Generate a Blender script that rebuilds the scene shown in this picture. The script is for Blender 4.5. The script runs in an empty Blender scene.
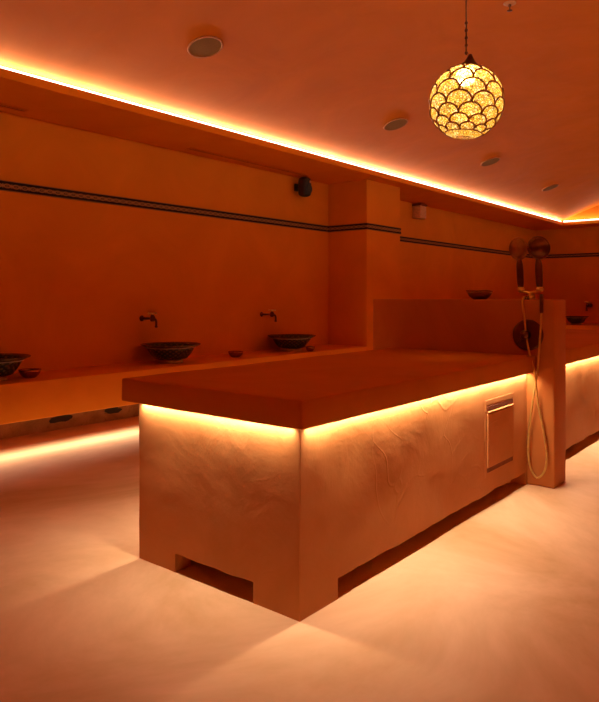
import bpy, bmesh, math, random
from mathutils import Vector, Matrix, noise
random.seed(7)
S = 0.85                      # survey units -> metres, applied to everything at the end
PI = math.pi
sc = bpy.context.scene
C = sc.collection

# ------------------------------------------------------------------ materials
def new_mat(name):
    m = bpy.data.materials.new(name); m.use_nodes = True
    nt = m.node_tree
    for n in list(nt.nodes): nt.nodes.remove(n)
    out = nt.nodes.new('ShaderNodeOutputMaterial')
    b = nt.nodes.new('ShaderNodeBsdfPrincipled')
    nt.links.new(b.outputs[0], out.inputs[0])
    return m, nt, b, out

def N(nt, t, **kw):
    n = nt.nodes.new(t)
    for k, v in kw.items():
        if k.startswith('i_'): n.inputs[k[2:].replace('_', ' ')].default_value = v
        else: setattr(n, k, v)
    return n

def coords(nt, scale=(1, 1, 1)):
    tc = N(nt, 'ShaderNodeTexCoord'); mp = N(nt, 'ShaderNodeMapping')
    nt.links.new(tc.outputs['Object'], mp.inputs[0])
    mp.inputs['Scale'].default_value = [s / S for s in scale]
    return mp.outputs[0]

def math_(nt, op, a, b=None, c=None, clamp=False):
    n = N(nt, 'ShaderNodeMath', operation=op); n.use_clamp = clamp
    for i, v in enumerate((a, b, c)):
        if v is None: continue
        if isinstance(v, (int, float)): n.inputs[i].default_value = v
        else: nt.links.new(v, n.inputs[i])
    return n.outputs[0]

def ramp(nt, fac, stops, interp='LINEAR'):
    r = N(nt, 'ShaderNodeValToRGB'); r.color_ramp.interpolation = interp
    e = r.color_ramp.elements
    while len(e) < len(stops): e.new(0.5)
    for i, (p, c) in enumerate(stops):
        e[i].position = p; e[i].color = (*c, 1)
    nt.links.new(fac, r.inputs[0])
    return r.outputs[0]

def plaster(name, dark, light, rough=0.5, spec=0.4, bump=0.25, scale=1.2, scratch=0.0, coat=0.0, rvar=0.12):
    m, nt, b, out = new_mat(name)
    co = coords(nt)
    n1 = N(nt, 'ShaderNodeTexNoise', i_Scale=scale, i_Detail=7.0, i_Roughness=0.62, i_Distortion=0.8)
    nt.links.new(co, n1.inputs['Vector'])
    col = ramp(nt, n1.outputs[0], [(0.3, dark), (0.7, light)])
    nt.links.new(col, b.inputs['Base Color'])
    n2 = N(nt, 'ShaderNodeTexNoise', i_Scale=scale * 3.0, i_Detail=5.0, i_Roughness=0.55, i_Distortion=0.9)
    nt.links.new(co, n2.inputs['Vector'])
    r = math_(nt, 'MULTIPLY_ADD', n2.outputs[0], rvar * 2, rough - rvar)
    nt.links.new(r, b.inputs['Roughness'])
    b.inputs['Specular IOR Level'].default_value = spec
    b.inputs['Coat Weight'].default_value = coat
    b.inputs['Specular Tint'].default_value = (1.0, 0.55, 0.25, 1) if light[2] < .2 else (1.0, 0.8, 0.6, 1)
    b.inputs['Coat Roughness'].default_value = 0.25
    h = math_(nt, 'MULTIPLY_ADD', n2.outputs[0], 0.6, math_(nt, 'MULTIPLY', n1.outputs[0], 0.8))
    if scratch:
        # trowel ridges: thin curved lines, only here and there
        dn = N(nt, 'ShaderNodeTexNoise', i_Scale=1.3, i_Detail=2.0)
        nt.links.new(co, dn.inputs['Vector'])
        mx = N(nt, 'ShaderNodeVectorMath', operation='MULTIPLY_ADD')
        nt.links.new(dn.outputs['Color'], mx.inputs[0]); mx.inputs[1].default_value = (1.4, 1.4, 1.4)
        nt.links.new(co, mx.inputs[2])
        vo = N(nt, 'ShaderNodeTexVoronoi', feature='DISTANCE_TO_EDGE', i_Scale=3.3)
        nt.links.new(mx.outputs[0], vo.inputs['Vector'])
        line = math_(nt, 'SUBTRACT', 1.0, math_(nt, 'MULTIPLY', vo.outputs['Distance'], 26.0), clamp=True)
        mk = N(nt, 'ShaderNodeTexNoise', i_Scale=2.6, i_Detail=1.0)
        nt.links.new(co, mk.inputs['Vector'])
        mask = math_(nt, 'MULTIPLY', math_(nt, 'SUBTRACT', mk.outputs[0], 0.52), 6.0, clamp=True)
        h = math_(nt, 'MULTIPLY_ADD', math_(nt, 'MULTIPLY', line, mask), scratch, h)
    bp = N(nt, 'ShaderNodeBump', i_Strength=bump, i_Distance=0.02)
    nt.links.new(h, bp.inputs['Height']); nt.links.new(bp.outputs[0], b.inputs['Normal'])
    return m

def plain(name, col, rough=0.5, metal=0.0, spec=0.5, nscale=30, var=0.15, bump=0.0):
    m, nt, b, out = new_mat(name)
    n1 = N(nt, 'ShaderNodeTexNoise', i_Scale=nscale, i_Detail=4.0)
    nt.links.new(coords(nt), n1.inputs['Vector'])
    c = ramp(nt, n1.outputs[0], [(0.3, [x * (1 - var) for x in col]), (0.7, [min(1, x * (1 + var)) for x in col])])
    nt.links.new(c, b.inputs['Base Color'])
    b.inputs['Roughness'].default_value = rough; b.inputs['Metallic'].default_value = metal
    b.inputs['Specular IOR Level'].default_value = spec
    if bump:
        bp = N(nt, 'ShaderNodeBump', i_Strength=bump, i_Distance=0.004)
        nt.links.new(n1.outputs[0], bp.inputs['Height']); nt.links.new(bp.outputs[0], b.inputs['Normal'])
    return m

def emitter(name, col, strength):
    m, nt, b, out = new_mat(name)
    b.inputs['Base Color'].default_value = (*col, 1)
    b.inputs['Emission Color'].default_value = (*col, 1)
    b.inputs['Emission Strength'].default_value = strength
    return m

LED = (1.0, 0.74, 0.52)
M = {}
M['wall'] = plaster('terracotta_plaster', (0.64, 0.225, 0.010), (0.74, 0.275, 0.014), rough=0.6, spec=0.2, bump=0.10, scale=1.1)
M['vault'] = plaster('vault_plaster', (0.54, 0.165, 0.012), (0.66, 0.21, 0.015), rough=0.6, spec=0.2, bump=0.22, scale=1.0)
M['bed'] = plaster('tadelakt_bed', (0.48, 0.20, 0.06), (0.62, 0.28, 0.10), rough=0.5, spec=0.3, bump=0.24, scale=1.3, scratch=0.24)
M['top'] = plaster('tadelakt_top', (0.46, 0.145, 0.008), (0.56, 0.18, 0.012), rough=0.55, spec=0.06, bump=0.12, scale=1.2)
M['partition'] = plaster('tadelakt_partition', (0.42, 0.14, 0.035), (0.54, 0.19, 0.05), rough=0.5, spec=0.12, bump=0.12, scale=1.2)
M['bench'] = plaster('tadelakt_bench', (0.70, 0.27, 0.02), (0.80, 0.33, 0.03), rough=0.5, spec=0.3, bump=0.15, scale=1.2)
M['floor'] = plaster('microcement_floor', (0.55, 0.32, 0.145), (0.88, 0.60, 0.37), rough=0.5, spec=0.15, bump=0.10, scale=0.9, rvar=0.1)
M['hole'] = plain('dark_opening', (0.02, 0.02, 0.015), 0.8)
M['brass'] = plain('brass', (0.86, 0.66, 0.26), 0.28, 1.0)
M['hose'] = plain('brass_hose', (0.80, 0.58, 0.17), 0.3, 0.75)
M['tracery'] = plain('bronze_tracery', (0.36, 0.17, 0.045), 0.45, 0.5)
M['bronze'] = plain('aged_bronze', (0.14, 0.055, 0.024), 0.3, 1.0, bump=0.1)
M['copper'] = plain('copper_bowl', (0.42, 0.16, 0.07), 0.25, 1.0, bump=0.2)
M['black'] = plain('black_plastic', (0.012, 0.011, 0.012), 0.45)
M['speaker'] = plain('speaker_grille', (0.22, 0.13, 0.045), 0.8, spec=0.1, nscale=200)
M['white'] = plain('painted_casing', (0.62, 0.33, 0.14), 0.5)
M['slot'] = plain('slot_and_shadow_dark', (0.16, 0.035, 0.006), 0.8)
M['ring'] = plain('speaker_trim', (0.42, 0.17, 0.045), 0.6, spec=0.2)
M['dull'] = plain('dull_brass', (0.34, 0.15, 0.04), 0.42, 1.0)
M['dark_brass'] = plain('dark_brass_bowl', (0.36, 0.19, 0.06), 0.22, 1.0, bump=0.3)
M['led_strip'] = emitter('led_diffuser', (1.0, 0.80, 0.62), 7.0)
M['foot'] = plain('glazed_foot', (0.55, 0.34, 0.14), 0.35)

def basin_mat(name, ca, cb):
    m, nt, b, out = new_mat(name)
    tc = N(nt, 'ShaderNodeTexCoord'); sp = N(nt, 'ShaderNodeSeparateXYZ')
    nt.links.new(tc.outputs['Object'], sp.inputs[0])
    an = math_(nt, 'ARCTAN2', sp.outputs[1], sp.outputs[0])
    a = math_(nt, 'SINE', math_(nt, 'MULTIPLY', an, 24.0))
    z = math_(nt, 'SINE', math_(nt, 'MULTIPLY', sp.outputs[2], 150.0 / S))
    f = math_(nt, 'MULTIPLY_ADD', math_(nt, 'MULTIPLY', a, z), 0.5, 0.5)
    c = ramp(nt, f, [(0.0, ca), (0.6, ca), (0.75, cb), (1.0, cb)])
    nt.links.new(c, b.inputs['Base Color']); b.inputs['Roughness'].default_value = 0.25
    return m
M['basin'] = basin_mat('painted_ceramic', (0.018, 0.022, 0.02), (0.10, 0.06, 0.025))
M['rim'] = basin_mat('painted_ceramic_rim', (0.03, 0.022, 0.02), (0.11, 0.055, 0.02))
M['glaze'] = plain('rim_line_glaze', (0.42, 0.30, 0.22), 0.3)

# mosaic border tape: black edges, thin brown lines, a row of linked rings
def mosaic():
    m, nt, b, out = new_mat('mosaic_border')
    sp = N(nt, 'ShaderNodeSeparateXYZ'); nt.links.new(coords(nt), sp.inputs[0])
    u = math_(nt, 'MULTIPLY', math_(nt, 'ADD', sp.outputs[0], sp.outputs[1]), 1 / 0.085)
    v = math_(nt, 'MULTIPLY', math_(nt, 'SUBTRACT', sp.outputs[2], 2.323), 1 / 0.048)   # -1..1 over the band
    fu = math_(nt, 'SUBTRACT', math_(nt, 'FRACT', u), 0.5)
    r = math_(nt, 'SQRT', math_(nt, 'ADD', math_(nt, 'POWER', math_(nt, 'MULTIPLY', fu, 2.3), 2.0),
                               math_(nt, 'POWER', math_(nt, 'MULTIPLY', v, 2.3), 2.0)))
    ring = math_(nt, 'LESS_THAN', math_(nt, 'ABSOLUTE', math_(nt, 'SUBTRACT', r, 0.78)), 0.24)
    dot = math_(nt, 'LESS_THAN', r, 0.3)
    av = math_(nt, 'ABSOLUTE', v)
    lines = math_(nt, 'LESS_THAN', math_(nt, 'ABSOLUTE', math_(nt, 'SUBTRACT', av, 0.93)), 0.07)
    fr = math_(nt, 'MULTIPLY', math_(nt, 'MINIMUM', math_(nt, 'GREATER_THAN', math_(nt, 'ABSOLUTE', fu), 0.43), 1.0), math_(nt, 'LESS_THAN', av, 0.4))
    f = math_(nt, 'MAXIMUM', math_(nt, 'MAXIMUM', ring, dot), math_(nt, 'MAXIMUM', lines, fr))
    c = ramp(nt, f, [(0.0, (0.012, 0.010, 0.014)), (1.0, (0.34, 0.17, 0.06))])
    nt.links.new(c, b.inputs['Base Color']); b.inputs['Roughness'].default_value = 0.7; b.inputs['Specular IOR Level'].default_value = 0.1
    return m
M['mosaic'] = mosaic()

def glass_mosaic():
    m, nt, b, out = new_mat('crackled_amber_glass')
    co = coords(nt)
    vo = N(nt, 'ShaderNodeTexVoronoi', feature='DISTANCE_TO_EDGE', i_Scale=75.0)
    nt.links.new(co, vo.inputs['Vector'])
    edge = math_(nt, 'MULTIPLY', vo.outputs['Distance'], 3.5, clamp=True)
    v2 = N(nt, 'ShaderNodeTexVoronoi', i_Scale=75.0); nt.links.new(co, v2.inputs['Vector'])
    sp = N(nt, 'ShaderNodeSeparateColor'); nt.links.new(v2.outputs['Color'], sp.inputs[0])
    c = ramp(nt, sp.outputs[0], [(0.0, (0.75, 0.42, 0.03)), (0.5, (1.0, 0.72, 0.16)), (1.0, (1.0, 0.92, 0.55))])
    mul = N(nt, 'ShaderNodeMix', data_type='RGBA', blend_type='MIX')
    nt.links.new(edge, mul.inputs[0]); mul.inputs[6].default_value = (0.10, 0.05, 0.006, 1); nt.links.new(c, mul.inputs[7])
    col = mul.outputs[2]
    tr = N(nt, 'ShaderNodeBsdfTranslucent'); nt.links.new(col, tr.inputs[0])
    tp = N(nt, 'ShaderNodeBsdfTransparent'); nt.links.new(col, tp.inputs[0])
    gl = N(nt, 'ShaderNodeBsdfGlossy', i_Roughness=0.2)
    em = N(nt, 'ShaderNodeEmission', i_Strength=0.5); nt.links.new(col, em.inputs[0])
    m1 = N(nt, 'ShaderNodeMixShader', i_Fac=0.45); nt.links.new(tr.outputs[0], m1.inputs[1]); nt.links.new(tp.outputs[0], m1.inputs[2])
    m2 = N(nt, 'ShaderNodeMixShader', i_Fac=0.05); nt.links.new(m1.outputs[0], m2.inputs[1]); nt.links.new(gl.outputs[0], m2.inputs[2])
    ad = N(nt, 'ShaderNodeAddShader'); nt.links.new(m2.outputs[0], ad.inputs[0]); nt.links.new(em.outputs[0], ad.inputs[1])
    nt.links.new(ad.outputs[0], out.inputs[0])
    return m
M['glass'] = glass_mosaic()
M['bulb'] = emitter('bulb_glow', (1.0, 0.9, 0.75), 90.0)

# ------------------------------------------------------------------ mesh helpers
def box(bm, x0, x1, y0, y1, z0, z1):
    v = [bm.verts.new(p) for p in ((x0, y0, z0), (x1, y0, z0), (x1, y1, z0), (x0, y1, z0), (x0, y0, z1), (x1, y0, z1), (x1, y1, z1), (x0, y1, z1))]
    return [bm.faces.new([v[i] for i in f]) for f in ((3, 2, 1, 0), (4, 5, 6, 7), (0, 1, 5, 4), (1, 2, 6, 5), (2, 3, 7, 6), (3, 0, 4, 7))]

def bevel(bm, w, seg=3):
    bmesh.ops.bevel(bm, geom=list(bm.edges), offset=w, segments=seg, affect='EDGES', profile=0.5)

def obj(name, bm, mat, parent=None, loc=(0, 0, 0), smooth=False, kind=None, label=None):
    me = bpy.data.meshes.new(name)
    bmesh.ops.recalc_face_normals(bm, faces=list(bm.faces))
    bm.to_mesh(me); bm.free()
    me.materials.append(mat)
    if smooth:
        for p in me.polygons: p.use_smooth = True
    o = bpy.data.objects.new(name, me); C.objects.link(o)
    o.location = loc
    if parent: o.parent = parent
    if kind: o['kind'] = kind
    if label: o['label'] = label
    return o

def auto(o, ang=40):
    me = o.data
    for p in me.polygons: p.use_smooth = True
    bm = bmesh.new(); bm.from_mesh(me)
    for e in bm.edges:
        if len(e.link_faces) != 2 or e.calc_face_angle(0) > math.radians(ang): e.smooth = False
    bm.to_mesh(me); bm.free()
    return o

def thing(name, label, cat, loc=(0, 0, 0), group=None, rotz=0):
    o = bpy.data.objects.new(name, None); C.objects.link(o)
    o.location = loc; o.rotation_euler = (0, 0, rotz); o.empty_display_size = 0.1
    tag(o, label, cat, group)
    return o

def tag(o, label, cat, group=None):
    o['label'] = label; o['category'] = cat
    if group: o['group'] = group

def lathe(bm, prof, n=40, cx=0, cy=0, cz=0, mat=None, closed=False):
    rows = []
    for r, z in prof:
        if r < 1e-6: rows.append([bm.verts.new((cx, cy, cz + z))])
        else: rows.append([bm.verts.new((cx + r * math.cos(2 * PI * k / n), cy + r * math.sin(2 * PI * k / n), cz + z)) for k in range(n)])
    new = [v for r_ in rows for v in r_]
    if closed: rows.append(rows[0])
    for a, b in zip(rows, rows[1:]):
        for k in range(n):
            k2 = (k + 1) % n
            if len(a) == 1 and len(b) == 1: continue
            if len(a) == 1: bm.faces.new((a[0], b[k2], b[k]))
            elif len(b) == 1: bm.faces.new((a[k], a[k2], b[0]))
            else: bm.faces.new((a[k], a[k2], b[k2], b[k]))
    if mat is not None: bmesh.ops.transform(bm, matrix=mat, verts=new)
    return new

def aim(p, d):                       # matrix: local +Z -> direction d, at p
    q = Vector((0, 0, 1)).rotation_difference(Vector(d).normalized())
    return Matrix.Translation(p) @ q.to_matrix().to_4x4()

def spline(pts, n=8):
    P = [Vector(p) for p in pts]; out = []
    P = [P[0] * 2 - P[1]] + P + [P[-1] * 2 - P[-2]]
    for i in range(1, len(P) - 2):
        for k in range(n):
            t = k / n
            a, b, c, d = P[i - 1], P[i], P[i + 1], P[i + 2]
            out.append(0.5 * ((2 * b) + (c - a) * t + (2 * a - 5 * b + 4 * c - d) * t * t + (3 * b - a - 3 * c + d) * t ** 3))
    out.append(P[-2]); return out

def tube(bm, pts, r, n=10, closed=False, rad=None):
    pts = [Vector(p) for p in pts]; rings = []
    L = len(pts); up = None
    for i, p in enumerate(pts):
        if closed: t = (pts[(i + 1) % L] - pts[i - 1]).normalized()
        else: t = (pts[min(i + 1, L - 1)] - pts[max(i - 1, 0)]).normalized()
        if up is None: up = t.orthogonal().normalized()
        up = (up - t * up.dot(t)).normalized(); w = t.cross(up)
        rr = rad[i] if rad else r
        rings.append([bm.verts.new(p + (up * math.cos(2 * PI * k / n) + w * math.sin(2 * PI * k / n)) * rr) for k in range(n)])
    for i in range(L if closed else L - 1):
        a, b = rings[i], rings[(i + 1) % L]
        for k in range(n): bm.faces.new((a[k], a[(k + 1) % n], b[(k + 1) % n], b[k]))
    if not closed:
        bm.faces.new(list(reversed(rings[0]))); bm.faces.new(rings[-1])

def wob(p, amp, f=3.0):
    return Vector(p) + noise.noise_vector(Vector(p) * f) * amp + noise.noise_vector(Vector(p) * f * 4) * amp * 0.35

def copy_tree(o, parent=None):
    c = o.copy(); C.objects.link(c); c.parent = parent
    for ch in list(o.children): copy_tree(ch, c)
    return c

def area(name, loc, d, sx, sy, power, col=LED, rot_along=None, spread=180):
    l = bpy.data.lights.new(name, 'AREA'); l.shape = 'RECTANGLE'; l.size = sx; l.size_y = sy
    l.energy = power; l.color = col; l.spread = math.radians(spread)
    o = bpy.data.objects.new(name, l); C.objects.link(o)
    z = -Vector(d).normalized(); x = Vector(rot_along).normalized(); y = z.cross(x)
    o.matrix_world = Matrix((( x.x, y.x, z.x, loc[0]), (x.y, y.y, z.y, loc[1]), (x.z, y.z, z.z, loc[2]), (0, 0, 0, 1)))
    return o

# ------------------------------------------------------------------ room dimensions
XB, XF = -2.6, 16.9          # back and far wall
YL, YR = 5.94, -1.62         # left and right wall
YC = 2.16                    # vault axis
SOF = 3.0                    # soffit underside
EL, ER, EF, EB = 5.01, -0.69, 16.1, -1.3    # soffit edges
VR = 6.886; VZ = -3.2 + 0.055
def vault_z(y): return VZ + math.sqrt(VR ** 2 - (y - YC) ** 2)

# floor
bm = bmesh.new()
box(bm, XB - .2, XF + .2, YR - .2, YL + .2, -0.12, 0)
obj('floor', bm, M['floor'], kind='structure')
# walls
T = 0.2
bm = bmesh.new(); box(bm, XB - T, XF + T, YL, YL + T, 0, SOF + .02)
obj('wall_left', bm, M['wall'], kind='structure')
bm = bmesh.new(); box(bm, 8.02, 8.96, 5.25, YL, 0.0, SOF); obj('wall_pilaster', bm, M['wall'], kind='structure')
bm = bmesh.new(); box(bm, XB - T, XF + T, YR - T, YR, 0, SOF + .02); obj('wall_right', bm, M['wall'], kind='structure')
bm = bmesh.new(); box(bm, XF, XF + T, YR, YL, 0, SOF + .02); obj('wall_far', bm, M['wall'], kind='structure')
bm = bmesh.new(); box(bm, XB - T, XB, YR, YL, 0, SOF + .02); obj('wall_back', bm, M['wall'], kind='structure')

# vault + lunettes
bm = bmesh.new()
ny = 64; ys = [ER - .1 + (EL - ER + .2) * i / ny for i in range(ny + 1)]
xs = [EB - .1 + (EF - EB + .2) * i / 20 for i in range(21)]
g = [[bm.verts.new((x, y, vault_z(y))) for y in ys] for x in xs]
g2 = [[bm.verts.new((x, y, vault_z(y) + .15)) for y in ys] for x in (xs[0], xs[-1])]
for i in range(20):
    for j in range(ny): bm.faces.new((g[i][j], g[i][j + 1], g[i + 1][j + 1], g[i + 1][j]))
for j in range(ny): bm.faces.new((g2[0][j], g2[0][j + 1], g2[1][j + 1], g2[1][j]))
for (gi, k) in ((g[0], 0), (g[-1], 1)):
    for j in range(ny): bm.faces.new((gi[j], gi[j + 1], g2[k][j + 1], g2[k][j]))
    zb = 3.02
    low = [bm.verts.new((gi[j].co.x, gi[j].co.y, zb)) for j in range(ny + 1)]
    for j in range(ny): bm.faces.new((gi[j], gi[j + 1], low[j + 1], low[j]))
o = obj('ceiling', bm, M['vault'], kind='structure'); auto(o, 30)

# soffit ring (hollow box trim with an upstand lip hiding the light trough)
def soffit(n, x0, x1, y0, y1, lip):
    bm = bmesh.new()
    box(bm, x0, x1, y0, y1, SOF, SOF + .03)
    box(bm, *lip, SOF + .03, SOF + .07)
    obj('trim_%d' % n, bm, M['wall'], kind='structure')
soffit(1, XB - .1, XF + .1, EL, YL + .1, (EB, EF, EL, EL + .022))
soffit(2, XB - .1, XF + .1, YR - .1, ER, (EB, EF, ER - .022, ER))
soffit(3, EF, XF + .1, ER, EL, (EF, EF + .022, ER, EL))
soffit(4, XB - .1, EB, ER, EL, (EB - .022, EB, ER, EL))

# mosaic border bands
bz0, bz1 = 2.275, 2.371; t = 0.012
bands = [((XB, 8.02 - 0.0), (YL - t, YL)), ((8.02 - t, 8.02), (5.25 - t, YL - t)), ((8.02, 8.96), (5.25 - t, 5.25)),
         ((8.96, 8.96 + t), (5.25 - t, YL - t)), ((8.96 + t, XF), (YL - t, YL)), ((XF - t, XF), (YR, YL - t)), ((XB, XF - t), (YR, YR + t))]
for i, (bx_, by_) in enumerate(bands):
    bm = bmesh.new(); box(bm, bx_[0], bx_[1], by_[0], by_[1], bz0, bz1)
    obj('trim_%d' % (5 + i), bm, M['mosaic'], kind='structure')

# ------------------------------------------------------------------ LED helpers
def led(name, p0, p1, z0, z1, w, label, parent=None):
    bm = bmesh.new()
    x0, x1 = sorted((p0[0], p1[0])); y0, y1 = sorted((p0[1], p1[1]))
    if x1 - x0 < y1 - y0: box(bm, x0 - w / 2, x0 + w / 2, y0, y1, z0, z1)
    else: box(bm, x0, x1, y0 - w / 2, y0 + w / 2, z0, z1)
    o = obj(name, bm, M['led_strip'], parent)
    if parent is None: tag(o, label, 'light strip')
    return o

COVE = 18.5   # W per metre (survey units)
cz = 3.076
led('light_strip', (EB, EL + .05), (EF + .04, EL + .05), 3.03, 3.110, .006, 'white light strip in the cove above the left wall with the basins')
led('light_strip', (EB, ER - .05), (EF + .04, ER - .05), 3.03, 3.110, .006, 'white light strip in the cove above the right side of the room')
led('light_strip', (EF + .05, ER), (EF + .05, EL), 3.03, 3.108, .006, 'white light strip in the cove at the foot of the far arched wall')
area('cove_light', ((EB + EF) / 2, EL + .036, cz), (0, -.72, .69), EF - EB, .012, COVE * (EF - EB), (1, .73, .56), rot_along=(1, 0, 0))
area('cove_light', ((EB + EF) / 2, ER - .036, cz), (0, .72, .69), EF - EB, .012, COVE * (EF - EB), rot_along=(1, 0, 0))
area('cove_light', (EF + .05, (EL + ER) / 2, 3.114), (0, 0, 1), EL - ER, .012, COVE * (EL - ER) * .35, (1, .73, .56), rot_along=(0, 1, 0))

# ------------------------------------------------------------------ massage beds
def grid_panel(bm, axis, c0, c1, u0, u1, z1, notch, amp=0.0):
    """wall panel between c0 and c1 (thickness) spanning u0..u1, 0..z1, with a notch (ua, ub, zn) at the floor"""
    ua, ub, zn = notch
    def line(a, b, step):
        n = max(1, round((b - a) / step)); return [a + (b - a) * i / n for i in range(n)]
    us = line(u0, ua, .05) + line(ua, ub, .05) + line(ub, u1, .05) + [u1]
    if abs(us[-2] - us[-1]) < 1e-6: us.pop(-2)
    zs = [0, zn] if zn else [0]
    zs = [0.0] + [zn] + [zn + (z1 - zn) * i / 14 for i in range(1, 15)]
    cache = {}
    def V(i, j, k):
        key = (i, j, k)
        if key not in cache:
            u, z, c = us[i], zs[j], (c0, c1)[k]
            if k == 0 or True:
                p = Vector((u, c, z)) if axis == 'x' else Vector((c, u, z))
                w = wob(p, amp, 4.0) - p
                if axis == 'x': p.y += w.y if k == 0 else 0
                else: p.x += w.x if k == 0 else 0
                edge = (j == 1 and ua - 1e-6 <= u <= ub + 1e-6)
                if edge: p.z += noise.noise(Vector((u * 9, c0 * 3, 1.3))) * 0.007
            cache[key] = bm.verts.new(p)
        return cache[key]
    def solid(i, j):
        if not (0 <= i < len(us) - 1 and 0 <= j < len(zs) - 1): return False
        um = (us[i] + us[i + 1]) / 2
        return not (j == 0 and ua < um < ub)
    for i in range(len(us) - 1):
        for j in range(len(zs) - 1):
            if not solid(i, j): continue
            for k in (0, 1): bm.faces.new((V(i, j, k), V(i + 1, j, k), V(i + 1, j + 1, k), V(i, j + 1, k)))
            for (di, dj, a, b) in ((-1, 0, (i, j), (i, j + 1)), (1, 0, (i + 1, j), (i + 1, j + 1)), (0, -1, (i, j), (i + 1, j)), (0, 1, (i, j + 1), (i + 1, j + 1))):
                if not solid(i + di, j + dj):
                    bm.faces.new((V(*a, 0), V(*b, 0), V(*b, 1), V(*a, 1)))

def slab_box(x0, x1, y0, y1, z0, z1, bw, amp):
    bm = bmesh.new()
    nx, nyy = int((x1 - x0) / .08), int((y1 - y0) / .08)
    box(bm, x0, x1, y0, y1, z0, z1)
    bevel(bm, bw, 3)
    ex = [e for e in bm.edges if abs((e.verts[0].co - e.verts[1].co).x) > 1.0]
    bmesh.ops.subdivide_edges(bm, edges=ex, cuts=nx, use_grid_fill=True)
    ey = [e for e in bm.edges if abs((e.verts[0].co - e.verts[1].co).y) > .6]
    bmesh.ops.subdivide_edges(bm, edges=ey, cuts=nyy, use_grid_fill=True)
    for v in bm.verts: v.co = wob(v.co, amp, 3.0)
    return bm

BY0, BY1 = 1.663, 2.69
def make_bed(x0, x1, label, front_notch, over=.062):
    t = thing('massage_bed', label, 'massage bed', ((x0 + x1) / 2, (BY0 + BY1) / 2, 0))
    L = Vector(t.location)
    bm = bmesh.new()
    zt = .782
    grid_panel(bm, 'x', BY0, BY0 + .1, x0 + .003, x1, zt, (x0 + .26, x1 - .03, .088), .005)
    box(bm, x0 + .05, x1, BY1 - .1, BY1, 0, zt)
    grid_panel(bm, 'y', x0, x0 + .1, BY0 + .001, BY1, zt, front_notch, .004)
    box(bm, x1 - .1, x1, BY0 + .1, BY1 - .1, 0, zt)
    box(bm, x0 + .1, x1 - .1, BY0 + .1, BY1 - .1, .1, .14)
    for v in bm.verts: v.co -= L
    b = auto(obj('base', bm, M['bed'], t), 35)
    bm = slab_box(x0 - over, x1, BY0 - .062, BY1 + .062, .783, .897, .009, .0035)
    for v in bm.verts: v.co -= L
    auto(obj('slab_top', bm, M['top'], t), 45)
    o = .013
    for (p0, p1) in (((x0, BY0 - o), (x1 - .01, BY0 - o)), ((x0, BY1 + o), (x1 - .01, BY1 + o)), ((x0 - o, BY0), (x0 - o, BY1))):
        bm = bmesh.new()
        if p0[0] == p1[0]: box(bm, p0[0] - .005, p0[0] + .005, p0[1], p1[1], .777, .783)
        else: box(bm, p0[0], p1[0], p0[1] - .005, p0[1] + .005, .777, .783)
        for v in bm.verts: v.co -= L
        obj('light_strip', bm, M['led_strip'], t, label='glowing strip under the slab edge')
    return t
BED = 17.0
def bed_lights(x0, x1, front=True):
    o = .013; z = .775
    Ly = x1 - x0 - .035
    area('bed_light', ((x0 + x1) / 2 + .018, BY0 - o, z), (0, -.15, -1), Ly, .009, BED * Ly, rot_along=(1, 0, 0), spread=140)
    area('bed_light', ((x0 + x1) / 2 + .018, BY1 + o, z), (0, .15, -1), Ly, .009, BED * Ly, rot_along=(1, 0, 0), spread=140)
    if front: area('bed_light', (x0 - o, (BY0 + BY1) / 2, z), (0, 0, -1), BY1 - BY0 - .06, .009, .8 * BED * (BY1 - BY0), rot_along=(0, 1, 0), spread=140)

bed1 = make_bed(2.055, 4.557, 'large orange plaster massage bed glowing under its slab, nearest the camera', (1.92, 2.423, .088))
bed_lights(2.055, 4.55)
bed2 = make_bed(4.812, 8.6, 'orange plaster massage bed behind the shower partition, cut off by the right edge', (1.92, 2.423, .088), 0)
bed_lights(4.93, 8.58, False)

# access panel on the side of the near bed
def access_panel(parent):
    L = Vector(parent.location)
    x0, x1, z0, z1 = 3.853, 4.32, .195, .665; y = BY0
    bm = bmesh.new()
    fw = .022
    for b_ in ((x0, x1, z1 - .03, z1), (x0, x1, z0, z0 + fw), (x0, x0 + fw, z0, z1), (x1 - fw, x1, z0, z1)):
        box(bm, b_[0], b_[1], y - .004, y + .012, b_[2], b_[3])
    for v in bm.verts: v.co = wob(v.co, .003, 9) - L
    p = obj('access_panel', bm, M['bed'], parent, label='square raised access panel on the bed side')
    bm = bmesh.new(); box(bm, x0 + .03, x1 - .03, y - .009, y + .01, z0 + .05, z1 - .085); bevel(bm, .006, 2)
    for v in bm.verts: v.co = v.co - L
    obj('panel_door', bm, M['bed'], p)
    bm = bmesh.new(); box(bm, x0 + .03, x1 - .03, y - .014, y + .005, z1 - .081, z1 - .071); bevel(bm, .004, 2)
    for v in bm.verts: v.co = v.co - L
    obj('panel_ledge', bm, M['bed'], p)
    for zz in (z1 - .066, z0 + .024):
        bm = bmesh.new(); box(bm, x0 + .03, x1 - .03, y - .0055, y + .004, zz, zz + .026)
        for v in bm.verts: v.co = v.co - L
        obj('panel_gap', bm, M['slot'], p)
access_panel(bed1)

# ------------------------------------------------------------------ shower partition
t = thing('shower_partition', 'tall orange plaster partition wall at the head of the near massage bed', 'partition', (4.69, 2.2, 0))
HX0, HX1, HY0, HY1, HZ = 4.562, 4.808, 1.474, 2.93, 1.283
bm = slab_box(HX0, HX1, HY0, HY1, 0.0, HZ, .012, 0.0)
for v in bm.verts:
    w = wob(v.co, .004, 4.0) - v.co
    if v.co.y < HY0 + .02: v.co.y += w.y
    v.co -= Vector((4.69, 2.2, 0))
auto(obj('partition_body', bm, M['partition'], t), 45)
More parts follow.
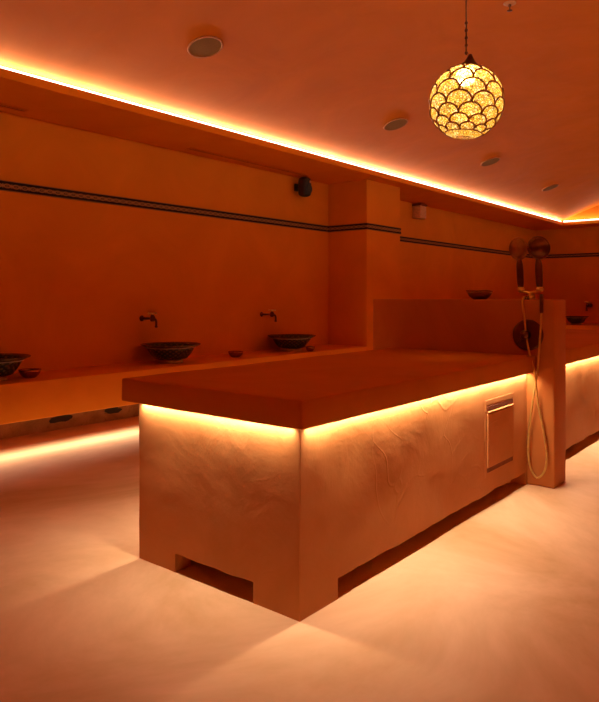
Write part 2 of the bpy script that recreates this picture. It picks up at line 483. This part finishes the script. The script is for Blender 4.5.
# rough plaster lump low on the rear edge
bm = bmesh.new(); bmesh.ops.create_icosphere(bm, subdivisions=3, radius=1)
for v in bm.verts:
    v.co = Vector((v.co.x * .035 + HX1 - .004 - 4.69, v.co.y * .05 + HY0 + .058 - 2.2, v.co.z * .12 + .29))
obj('plaster_lump', bm, M['partition'], t, smooth=True)

# shower set -------------------------------------------------------------
# round concealed mixer on the partition face
t = thing('shower_mixer', 'round dark bronze mixer plate on the partition face above the slab', 'mixer', (HX0, 1.655, 1.037))
bm = bmesh.new(); lathe(bm, [(0, 0), (.106, 0), (.108, .004), (.104, .010), (.09, .012), (.075, .010), (.04, .012), (0, .012)], 48, mat=aim((0, 0, 0), (-1, 0, 0)))
obj('cover_plate', bm, M['bronze'], t, smooth=True)
bm = bmesh.new(); lathe(bm, [(.034, .008), (.036, .03), (.03, .045), (.026, .06), (0, .064)], 28, mat=aim((0, .01, 0), (-1, 0, 0)))
k = obj('knob', bm, M['bronze'], t, smooth=True)
bm = bmesh.new(); tube(bm, [(-.045, .01, 0), (-.05, .035, -.03), (-.05, .055, -.06)], .007); obj('lever', bm, M['bronze'], k, smooth=True)

# twin cradle on the partition top
CX, CY, CZ = 4.64, 1.668, HZ
t = thing('shower_cradle', 'brass double cradle on top of the partition holding both hand showers', 'shower holder', (CX, CY, CZ))
bm = bmesh.new(); lathe(bm, [(0, 0), (.035, 0), (.035, .006), (.018, .012), (.014, .035), (.02, .045), (0, .05)], 28)
obj('stem', bm, M['brass'], t, smooth=True)
bm = bmesh.new(); tube(bm, [(0, y_, .045 + .012 * abs(y_) / .07) for y_ in [i * .01 - .07 for i in range(15)]], .011)
tube(bm, [(0, -.02, .035), (-.03, -.03, .02), (-.06, -.02, .01)], .012)
obj('crossbar', bm, M['brass'], t, smooth=True)
for sy in (1, -1):
    bm = bmesh.new(); lathe(bm, [(.012, 0), (.022, .01), (.026, .03), (.020, .03), (.012, .012)], 20, cy=sy * .067, cz=.048)
    obj('fork', bm, M['brass'], t, smooth=True)
bm = bmesh.new(); lathe(bm, [(0, -.03), (.02, -.026), (.024, 0), (.02, .026), (0, .03)], 18, cz=.02, mat=aim((-.03, -.01, 0), (0, 1, 0)))
obj('valve_body', bm, M['bronze'], t, smooth=True)

def hand_shower(label, y, lean, face, mats):
    t = thing('hand_shower', label, 'hand shower', (CX, y, CZ + .074))
    top = Vector((0, lean, .215))
    bm = bmesh.new()
    pts = [Vector((0, 0, 0)) + (top) * (i / 12) for i in range(13)]
    tube(bm, pts, .02, 16, rad=[.014, .02, .022, .0235, .024, .0245, .025, .025, .0245, .024, .022, .018, .014])
    obj('handle', bm, mats[0], t, smooth=True)
    bm = bmesh.new()
    f = Vector(face).normalized(); c = top + Vector((0, 0, .072))
    lathe(bm, [(0, -.045), (.018, -.042), (.03, -.03), (.055, -.012), (.078, .0), (.083, .008), (.080, .016), (.072, .018), (0, .018)], 40, mat=aim(c, f))
    h = obj('shower_head', bm, mats[1], t, smooth=True)
    bm = bmesh.new(); lathe(bm, [(0, .0185), (.066, .0185), (.064, .023), (0, .024)], 40, mat=aim(c, f)); obj('spray_plate', bm, mats[2], h, smooth=True)
    bm = bmesh.new(); lathe(bm, [(.015, 0), (.02, .004), (.02, .018), (.015, .022)], 20, cz=-.006); obj('ferrule', bm, M['brass'], t, smooth=True)
    return t
hand_shower('left hand shower with brass disc head, upright in the cradle on the partition', 1.735, .01, (-1, .35, -.1), (M['bronze'], M['dull'], M['dull']))
hand_shower('right hand shower with dark disc head, upright in the cradle on the partition', 1.601, .01, (-.75, -.65, .05), (M['bronze'], M['bronze'], M['bronze']))

# brass hose
hx = 4.525
pts = [(CX - .05, 1.69, 1.30), (4.535, 1.684, 1.265), (hx, 1.668, 1.17), (hx, 1.655, 1.05), (4.505, 1.628, .93), (4.50, 1.590, .80), (4.51, 1.583, .71), (4.53, 1.575, .58), (4.535, 1.535, .36), (4.53, 1.517, .22),
       (4.525, 1.530, .12), (4.52, 1.575, .068), (4.52, 1.615, .11), (4.52, 1.636, .20), (4.52, 1.637, .32), (4.52, 1.618, .50), (4.515, 1.594, .66), (4.525, 1.577, .80), (4.525, 1.565, .95), (4.53, 1.556, 1.10), (4.532, 1.552, 1.21)]
bm = bmesh.new(); tube(bm, spline(pts, 8), .0068, 10)
o = obj('shower_hose', bm, M['hose'], smooth=True); tag(o, 'slim brass shower hose looping down the end of the partition', 'hose')
bm = bmesh.new(); tube(bm, spline([(4.532, 1.552, 1.19), (4.535, 1.553, 1.25), (4.56, 1.56, 1.292), (CX - .01, 1.585, 1.31)], 6), .012, 12)
obj('hose_connector', bm, M['bronze'], o, smooth=True)

# ------------------------------------------------------------------ bowls
def metal_bowl(label, loc, r, h, mat, group=None):
    t = thing('metal_bowl', label, 'bowl', loc, group)
    bm = bmesh.new()
    prof = [(0, .004), (r * .45, .004), (r * .5, .0), (r * .55, .004), (r * .8, h * .35), (r * .97, h * .75), (r, h), (r * .97, h + .003), (r * .93, h * .95), (r * .88, h * .7), (r * .7, h * .3), (r * .4, h * .12), (0, h * .1)]
    lathe(bm, prof, 36); obj('bowl_body', bm, mat, t, smooth=True)
    bm = bmesh.new(); tube(bm, [(r * math.cos(a) * 1.005, r * math.sin(a) * 1.005, h) for a in [2 * PI * i / 36 for i in range(36)]], .0035, 8, closed=True)
    obj('bowl_rim', bm, mat, t, smooth=True)
    return t
metal_bowl('brass bowl standing on top of the shower partition', (4.70, 2.07, HZ), .097, .065, M['dark_brass'])
CT = .588
metal_bowl('small copper bowl beside the leftmost basin', (3.04, 5.53, CT), .093, .07, M['copper'])
metal_bowl('small copper bowl between the middle and the right basin', (5.61, 5.52, CT), .088, .065, M['copper'])
metal_bowl('small copper bowl right against the basin nearest the pilaster', (6.82, 5.345, CT), .062, .06, M['copper'])

# ------------------------------------------------------------------ basin benches
def bench(label, x0, x1, y0, y1, zb, zt, edge):
    t = thing('basin_bench', label, 'bench', ((x0 + x1) / 2, (y0 + y1) / 2, zb))
    L = Vector(t.location)
    bm = bmesh.new(); box(bm, x0, x1, y0, y1, zb, zt); bevel(bm, .008, 3)
    for v in bm.verts: v.co -= L
    auto(obj('bench_body', bm, M['bench'], t), 45)
    return t
FRONT = 5.25
b1 = bench('long floating orange bench with basins along the left wall', XB, 8.02, FRONT, YL, .264, CT, 'y')
b2 = bench('floating orange bench beyond the pilaster', 8.96, 16.1, FRONT, YL, .264, CT, 'y')
b3 = bench('orange bench with a basin against the far wall', 16.1 - .65, XF, YR + .75, FRONT, 0, .66, 'x')
b4 = bench('unseen floating orange bench added along the right wall', XB, 15.3, YR, YR + .69, .264, CT, 'y')
UB = 10.0
area('bench_light', ((XB + 8.02) / 2, FRONT + .03, .258), (0, -.3, -1), 8.02 - XB, .012, UB * (8.02 - XB), rot_along=(1, 0, 0), spread=125)
area('bench_light', (12.2, FRONT + .03, .258), (0, -.3, -1), 6.4, .012, UB * 6.4, rot_along=(1, 0, 0), spread=125)
area('bench_light', (6.3, YR + .69 - .055, .258), (0, .25, -1), 17.6, .012, UB * 17.6, rot_along=(1, 0, 0), spread=125)  # unseen lamp under the right bench, added to light the floor on that side
def plinth(bn, x0, x1, y0, y1):
    L = Vector(bn.location); bm = bmesh.new(); box(bm, x0, x1, y0, y1, 0, .264)
    for v in bm.verts: v.co -= L
    obj('plinth', bm, M['wall'], bn)
plinth(b2, 8.96, 15.4, YL - .1, YL); plinth(b4, XB, 15.3, YR, YR + .1)
def strip_under(bn, x0, x1, y):
    L = Vector(bn.location); bm = bmesh.new(); box(bm, x0, x1, y - .006, y + .006, .262, .264)
    for v in bm.verts: v.co -= L
    obj('light_strip', bm, M['led_strip'], bn, label='glowing strip under the bench lip')
strip_under(b1, XB + .05, 8.0, FRONT + .03); strip_under(b2, 8.98, 15.4, FRONT + .03); strip_under(b4, XB + .05, 15.2, YR + .635)

# dark drain openings low in the wall beneath the bench
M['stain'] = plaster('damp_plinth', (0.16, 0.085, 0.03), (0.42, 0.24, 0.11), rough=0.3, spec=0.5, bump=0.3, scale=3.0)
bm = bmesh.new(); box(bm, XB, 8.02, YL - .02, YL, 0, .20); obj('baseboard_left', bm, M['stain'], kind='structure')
for (x, w, lab) in ((3.56, .135, 'dark ragged drain opening under the bench, the left one'), (4.17, .10, 'dark ragged drain opening under the bench, next to the massage bed')):
    bm = bmesh.new(); n = 22; fr = []; bk = []
    for i in range(n):
        a = 2 * PI * i / n; r = 1 + .5 * noise.noise(Vector((math.cos(a) * 1.7, math.sin(a) * 1.7, x)))
        fr.append(bm.verts.new((w * r * math.cos(a), -.012, .036 * r * math.sin(a)))); bk.append(bm.verts.new((w * r * math.cos(a), 0, .036 * r * math.sin(a))))
    bm.faces.new(fr); bm.faces.new(bk)
    for i in range(n): bm.faces.new((fr[i], fr[(i + 1) % n], bk[(i + 1) % n], bk[i]))
    o = obj('drain_opening', bm, M['hole'], loc=(x, YL - .02, .105)); tag(o, lab, 'drain')

# ------------------------------------------------------------------ basins and taps
def make_basin():
    t = thing('wash_basin', '', 'basin', (0, 0, 0))
    bm = bmesh.new(); lathe(bm, [(0, 0), (.13, 0), (.135, .012), (.125, .03), (.12, .036), (0, .036)], 40); obj('foot_ring', bm, M['foot'], t, smooth=True)
    bm = bmesh.new()
    lathe(bm, [(.12, .034), (.175, .05), (.21, .09), (.245, .145), (.262, .172), (.25, .176), (.228, .15), (.19, .1), (.15, .065), (0, .055)], 56)
    obj('bowl_body', bm, M['basin'], t, smooth=True)
    bm = bmesh.new()
    lathe(bm, [(.258, .168), (.29, .184), (.318, .196), (.322, .202), (.316, .206), (.286, .198), (.252, .182)], 56, closed=True)
    obj('rim', bm, M['rim'], t, smooth=True)
    bm = bmesh.new(); tube(bm, [(.264 * math.cos(a), .264 * math.sin(a), .171) for a in [2 * PI * i / 56 for i in range(56)]], .005, 8, closed=True)
    obj('rim_line', bm, M['glaze'], t, smooth=True)
    bm = bmesh.new(); lathe(bm, [(0, .056), (.022, .056), (.022, .062), (0, .064)], 20); obj('drain', bm, M['brass'], t, smooth=True)
    return t
basin0 = make_basin()
bs = [((2.72, 5.595, CT), 'dark patterned basin cut off by the left edge of the photo'),
      ((4.69, 5.595, CT), 'dark patterned flared basin above the left corner of the massage bed'),
      ((6.74, 5.595, CT), 'dark patterned flared basin nearest the pilaster'),
      ((15.95, 4.66, .66), 'dark basin on the far bench, right of the partition')]
for i, (p, lab) in enumerate(bs):
    b = basin0 if i == 0 else copy_tree(basin0)
    b.location = p; b['label'] = lab; b['group'] = 'patterned wash basins'
    if i == 3: b.scale = (.85, .85, .95)

def make_tap():
    t = thing('wall_tap', '', 'tap')
    # built pointing to -Y from the wall plane y = 0
    bm = bmesh.new(); lathe(bm, [(0, 0), (.032, 0), (.032, .005), (.018, .014), (.013, .02)], 24, mat=aim((0, 0, 0), (0, -1, 0)))
    lathe(bm, [(.013, .018), (.013, .15), (.017, .155), (.017, .165)], 16, mat=aim((0, 0, 0), (0, -1, 0)))
    obj('inlet_pipe', bm, M['bronze'], t, smooth=True)
    bm = bmesh.new(); lathe(bm, [(0, -.032), (.02, -.03), (.03, -.015), (.032, 0), (.028, .018), (.02, .032), (.014, .04), (0, .042)], 24, cy=-.185)
    obj('valve_body', bm, M['bronze'], t, smooth=True)
    bm = bmesh.new(); tube(bm, spline([(0, -.20, -.005), (0, -.235, -.01), (0, -.25, -.035), (0, -.25, -.085)], 6), .0125, 14)
    lathe(bm, [(.0125, 0), (.017, .003), (.017, .018), (.0125, .02)], 16, cy=-.25, cz=-.095)
    obj('spout', bm, M['bronze'], t, smooth=True)
    bm = bmesh.new(); lathe(bm, [(.008, .04), (.008, .06), (0, .062)], 12, cy=-.185)
    for a in (0, PI / 2):
        d = Vector((math.cos(a + .5), math.sin(a + .5), 0)) * .042
        c = Vector((0, -.185, .056)); tube(bm, [c - d, c + d], .007, 10)
        for s in (-1, 1):
            bmesh.ops.create_icosphere(bm, subdivisions=2, radius=.011, matrix=Matrix.Translation(c + d * s))
    obj('cross_handle', bm, M['brass'], t, smooth=True)
    return t
tap0 = make_tap()
ts = [((4.57, YL, 1.065), 0, 'bronze wall tap above the basin left of centre'),
      ((6.53, YL, 1.07), 0, 'bronze wall tap above the basin nearest the pilaster'),
      ((XF, 4.60, 1.10), -PI / 2, 'bronze wall tap above the basin on the far bench')]
for i, (p, rz, lab) in enumerate(ts):
    b = tap0 if i == 0 else copy_tree(tap0)
    b.location = p; b.rotation_euler = (0, 0, rz); b['label'] = lab; b['group'] = 'bronze wall taps'
    if i == 2: b.scale = (1.4, 1.4, 1.4)

# ------------------------------------------------------------------ ceiling fittings
def hit_vault(px, py):
    k = (px - 300) / 661; q = (297 - py) / 661; d = 3.0
    for _ in range(60):
        y = (-.777 * k + .629) * d; d += (vault_z(y) - (1.3 + q * d)) / max(q, .1) * .5
    return Vector(((.629 * k + .777) * d, (-.777 * k + .629) * d, 1.3 + q * d)), d
def down_n(p): return Vector((0, -(p.y - YC), -(p.z - VZ))).normalized()
labs = ['round ceiling speaker nearest the camera, largest of the row', 'round ceiling speaker just left of the lantern', 'round ceiling speaker below and right of the lantern', 'small round ceiling speaker, farthest of the row']
sp0 = None
for i, (px, py) in enumerate(((205.5, 46.5), (396, 124), (490.5, 161.5), (550.5, 187.5))):
    p, d = hit_vault(px, py)
    if sp0 is None:
        sp0 = thing('ceiling_speaker', '', 'ceiling speaker')
        bm = bmesh.new(); lathe(bm, [(.140, -.004), (.153, -.002), (.156, .004), (.150, .011), (.140, .010)], 48, closed=True); obj('speaker_ring', bm, M['ring'], sp0, smooth=True)
        bm = bmesh.new(); lathe(bm, [(0, -.003), (.142, -.003), (.142, .006), (0, .009)], 48); auto(obj('speaker_grille', bm, M['speaker'], sp0))
        o = sp0
    else: o = copy_tree(sp0)
    n = down_n(p)
    o.location = p + n * .003; o.rotation_euler = Vector((0, 0, 1)).rotation_difference(n).to_euler()
    o['label'] = labs[i]; o['group'] = 'round ceiling speakers'
p, d = hit_vault(510, 3); n = down_n(p)
t = thing('sprinkler_head', 'small sprinkler head on the vault right of the lantern cord', 'sprinkler', p)
bm = bmesh.new(); lathe(bm, [(0, 0), (.05, 0), (.052, .006), (.03, .012), (0, .014)], 24, mat=aim((0, 0, 0), n)); obj('escutcheon', bm, M['white'], t, smooth=True)
bm = bmesh.new(); lathe(bm, [(.012, .01), (.012, .03), (.006, .035), (.006, .06), (.022, .062), (.022, .066), (0, .067)], 16, mat=aim((0, 0, 0), n)); obj('nozzle', bm, M['bronze'], t, smooth=True)

for (x0, x1, lab) in ((1.04, 3.12, 'long slot air vent in the soffit at the left edge of the photo'), (5.07, 7.15, 'long slot air vent in the soffit left of the black speaker')):
    t = thing('slot_vent', lab, 'air vent', ((x0 + x1) / 2, 5.73, SOF))
    h = (x1 - x0) / 2; bm = bmesh.new()
    for b_ in ((-h, h, -.045, -.033), (-h, h, .033, .045), (-h, -h + .012, -.045, .045), (h - .012, h, -.045, .045)): box(bm, b_[0], b_[1], b_[2], b_[3], -.008, .0)
    obj('vent_frame', bm, M['wall'], t)
    bm = bmesh.new(); box(bm, -h + .012, h - .012, -.033, .033, -.002, .002); s_ = obj('vent_slot', bm, M['slot'], t)
    bm = bmesh.new(); box(bm, -h + .012, h - .012, -.006, .006, -.006, -.001); obj('vent_blade', bm, M['wall'], t)

# black wall speaker on bracket
t = thing('wall_speaker', 'black bracket-mounted speaker high on the left wall near the pilaster', 'speaker', (7.25, YL, 2.85))
bm = bmesh.new(); box(bm, -.035, .035, -.03, 0, -.05, .05); tube(bm, [(0, -.02, 0), (0, -.1, 0)], .016); obj('bracket', bm, M['black'], t)
bm = bmesh.new(); box(bm, -.085, .085, -.24, -.08, -.145, .13); bevel(bm, .06, 6); ob = obj('cabinet', bm, M['black'], t); auto(ob, 50)
bm = bmesh.new(); lathe(bm, [(0, 0), (.06, 0), (.065, .006), (.055, .012), (.03, .004), (0, .012)], 30, mat=aim((0, -.238, -.04), (0, -1, 0)))
obj('speaker_cone', bm, M['black'], ob, smooth=True)
bm = bmesh.new(); lathe(bm, [(0, 0), (.022, 0), (.02, .01), (0, .012)], 18, mat=aim((.02, -.237, .06), (.3, -1, 0)))
obj('pale_disc', bm, M['white'], ob, smooth=True)  # small pale disc high on the cabinet front
# small pale box beyond pilaster
t = thing('sensor_box', 'small pale box mounted high on the wall beyond the pilaster', 'wall box', (10.68, YL, 2.86))
bm = bmesh.new(); box(bm, -.11, .11, -.17, 0, -.14, .085); bevel(bm, .012, 2); auto(obj('casing', bm, M['white'], t), 45)
bm = bmesh.new(); box(bm, -.12, .12, -.18, 0, .085, .115); obj('top_shadow_slab', bm, M['slot'], t)  # dark slab above the casing, its top shadow put in as colour

# ------------------------------------------------------------------ lantern
kd = 4.4; k = (466.5 - 300) / 661
LP = Vector(((.629 * k + .777) * kd, (-.777 * k + .629) * kd, 1.3 + (297 - 102.3) / 661 * kd))
R = 36.2 * kd / 661
ctop = vault_z(LP.y)
t = thing('pendant_lantern', 'glowing amber globe lantern with bronze fish-scale tracery hanging from the vault', 'pendant lamp', (LP.x, LP.y, LP.z))
tilt = Matrix.Rotation(math.radians(5), 4, Vector((.777, .629, 0)))
bm = bmesh.new()
lat0, lat1 = math.radians(-78), math.radians(74)
lathe(bm, [(R * math.cos(lat0 + (lat1 - lat0) * i / 40), R * math.sin(lat0 + (lat1 - lat0) * i / 40)) for i in range(41)], 72, mat=tilt)
obj('glass_shade', bm, M['glass'], t, smooth=True)
bm = bmesh.new()
nn = 9; Rt = R * 1.008
def sp_(lon, lat, r=Rt): return tilt @ Vector((r * math.cos(lat) * math.cos(lon), r * math.cos(lat) * math.sin(lon), r * math.sin(lat)))
lats = [-58, -46, -32, -16, 2, 22, 44]
for r_i, la in enumerate(lats):
    nxt = lats[r_i + 1] if r_i + 1 < len(lats) else 63
    foot = lats[r_i - 1] if r_i else -64
    w = 2 * PI / nn; off = (r_i % 2) * w / 2 + .25
    hgt = (nxt - la) * 1.0
    for j in range(nn):
        lc = off + j * w
        pts = []
        for q in range(19):
            a = PI * q / 18
            lo = lc - (w / 2) * .985 * math.cos(a)
            lt = la + hgt * (math.sin(a) ** .85)
            pts.append(sp_(lo, math.radians(lt)))
        tube(bm, pts, R * .027, 6)
for la in (-60,):
    tube(bm, [sp_(2 * PI * i / 40, math.radians(la)) for i in range(40)], R * .02, 6, closed=True)
obj('scale_tracery', bm, M['tracery'], t, smooth=True)
bm = bmesh.new(); lathe(bm, [(R * .30, R * .95), (R * .24, R * 1.03), (R * .15, R * 1.12), (R * .09, R * 1.22), (R * .05, R * 1.32), (0, R * 1.33)], 32, mat=tilt)
obj('cap', bm, M['bronze'], t, smooth=True)
bm = bmesh.new(); tube(bm, [(0, 0, R * 1.3 + (.0)), (0, 0, ctop - LP.z - .01)], .006, 8)
for i in range(5):
    lathe(bm, [(.0, 0), (.011, .006), (.011, .018), (0, .024)], 12, cz=R * 1.31 + i * .05)
obj('cord', bm, M['bronze'], t, smooth=True)
bm = bmesh.new(); lathe(bm, [(0, 0), (.06, 0), (.055, -.02), (.02, -.035), (0, -.036)], 24, cz=ctop - LP.z); obj('ceiling_rose', bm, M['bronze'], t, smooth=True)
bm = bmesh.new(); bmesh.ops.create_uvsphere(bm, u_segments=24, v_segments=16, radius=.065)
for v in bm.verts: v.co.z += R * .72
obj('bulb', bm, M['bulb'], t, smooth=True)
bm = bmesh.new(); lathe(bm, [(0, R * .88), (.022, R * .88), (.022, R * .98), (0, R * .98)], 18); obj('socket', bm, M['bronze'], t, smooth=True)
l = bpy.data.lights.new('bulb_light', 'POINT'); l.energy = 32; l.color = (1, .62, .25); l.shadow_soft_size = .06
o = bpy.data.objects.new('bulb_light', l); C.objects.link(o); o.location = LP + Vector((0, 0, R * .35))

# a second lantern over the second bed and one behind the camera belong to the row but hang outside the frame

# ------------------------------------------------------------------ scale everything to metres
bpy.context.view_layer.update()
done = set()
for o in list(sc.objects):
    if o.type == 'MESH' and o.data.name not in done:
        done.add(o.data.name)
        for v in o.data.vertices: v.co *= S
    o.location = o.location * S
    if o.type == 'LIGHT':
        d = o.data
        if d.name not in done:
            done.add(d.name); d.energy *= S * S
            if d.type == 'AREA': d.size *= S; d.size_y *= S
            else: d.shadow_soft_size *= S

# ------------------------------------------------------------------ camera, world, view
cam = bpy.data.cameras.new('camera'); co = bpy.data.objects.new('camera', cam); C.objects.link(co)
cam.sensor_fit = 'HORIZONTAL'; cam.sensor_width = 36; cam.lens = 661 / 599 * 36
cam.shift_y = -54 / 599; cam.shift_x = -.5 / 599; cam.clip_start = .05
co.location = (0, 0, 1.3 * S); co.rotation_euler = (PI / 2, 0, math.radians(-51.03))
sc.camera = co
w = bpy.data.worlds.new('world'); sc.world = w; w.use_nodes = True
w.node_tree.nodes['Background'].inputs[0].default_value = (.02, .01, .005, 1)
w.node_tree.nodes['Background'].inputs[1].default_value = .2
vs = sc.view_settings
vs.view_transform = 'Standard'; vs.look = 'None'; vs.exposure = -1.5; vs.gamma = 1.0; vs.use_curve_mapping = False
sc.cycles.max_bounces = 12; sc.cycles.diffuse_bounces = 8; sc.cycles.glossy_bounces = 4; sc.cycles.transparent_max_bounces = 8
sc.cycles.use_denoising = True; sc.cycles.caustics_reflective = False; sc.cycles.sample_clamp_indirect = 6
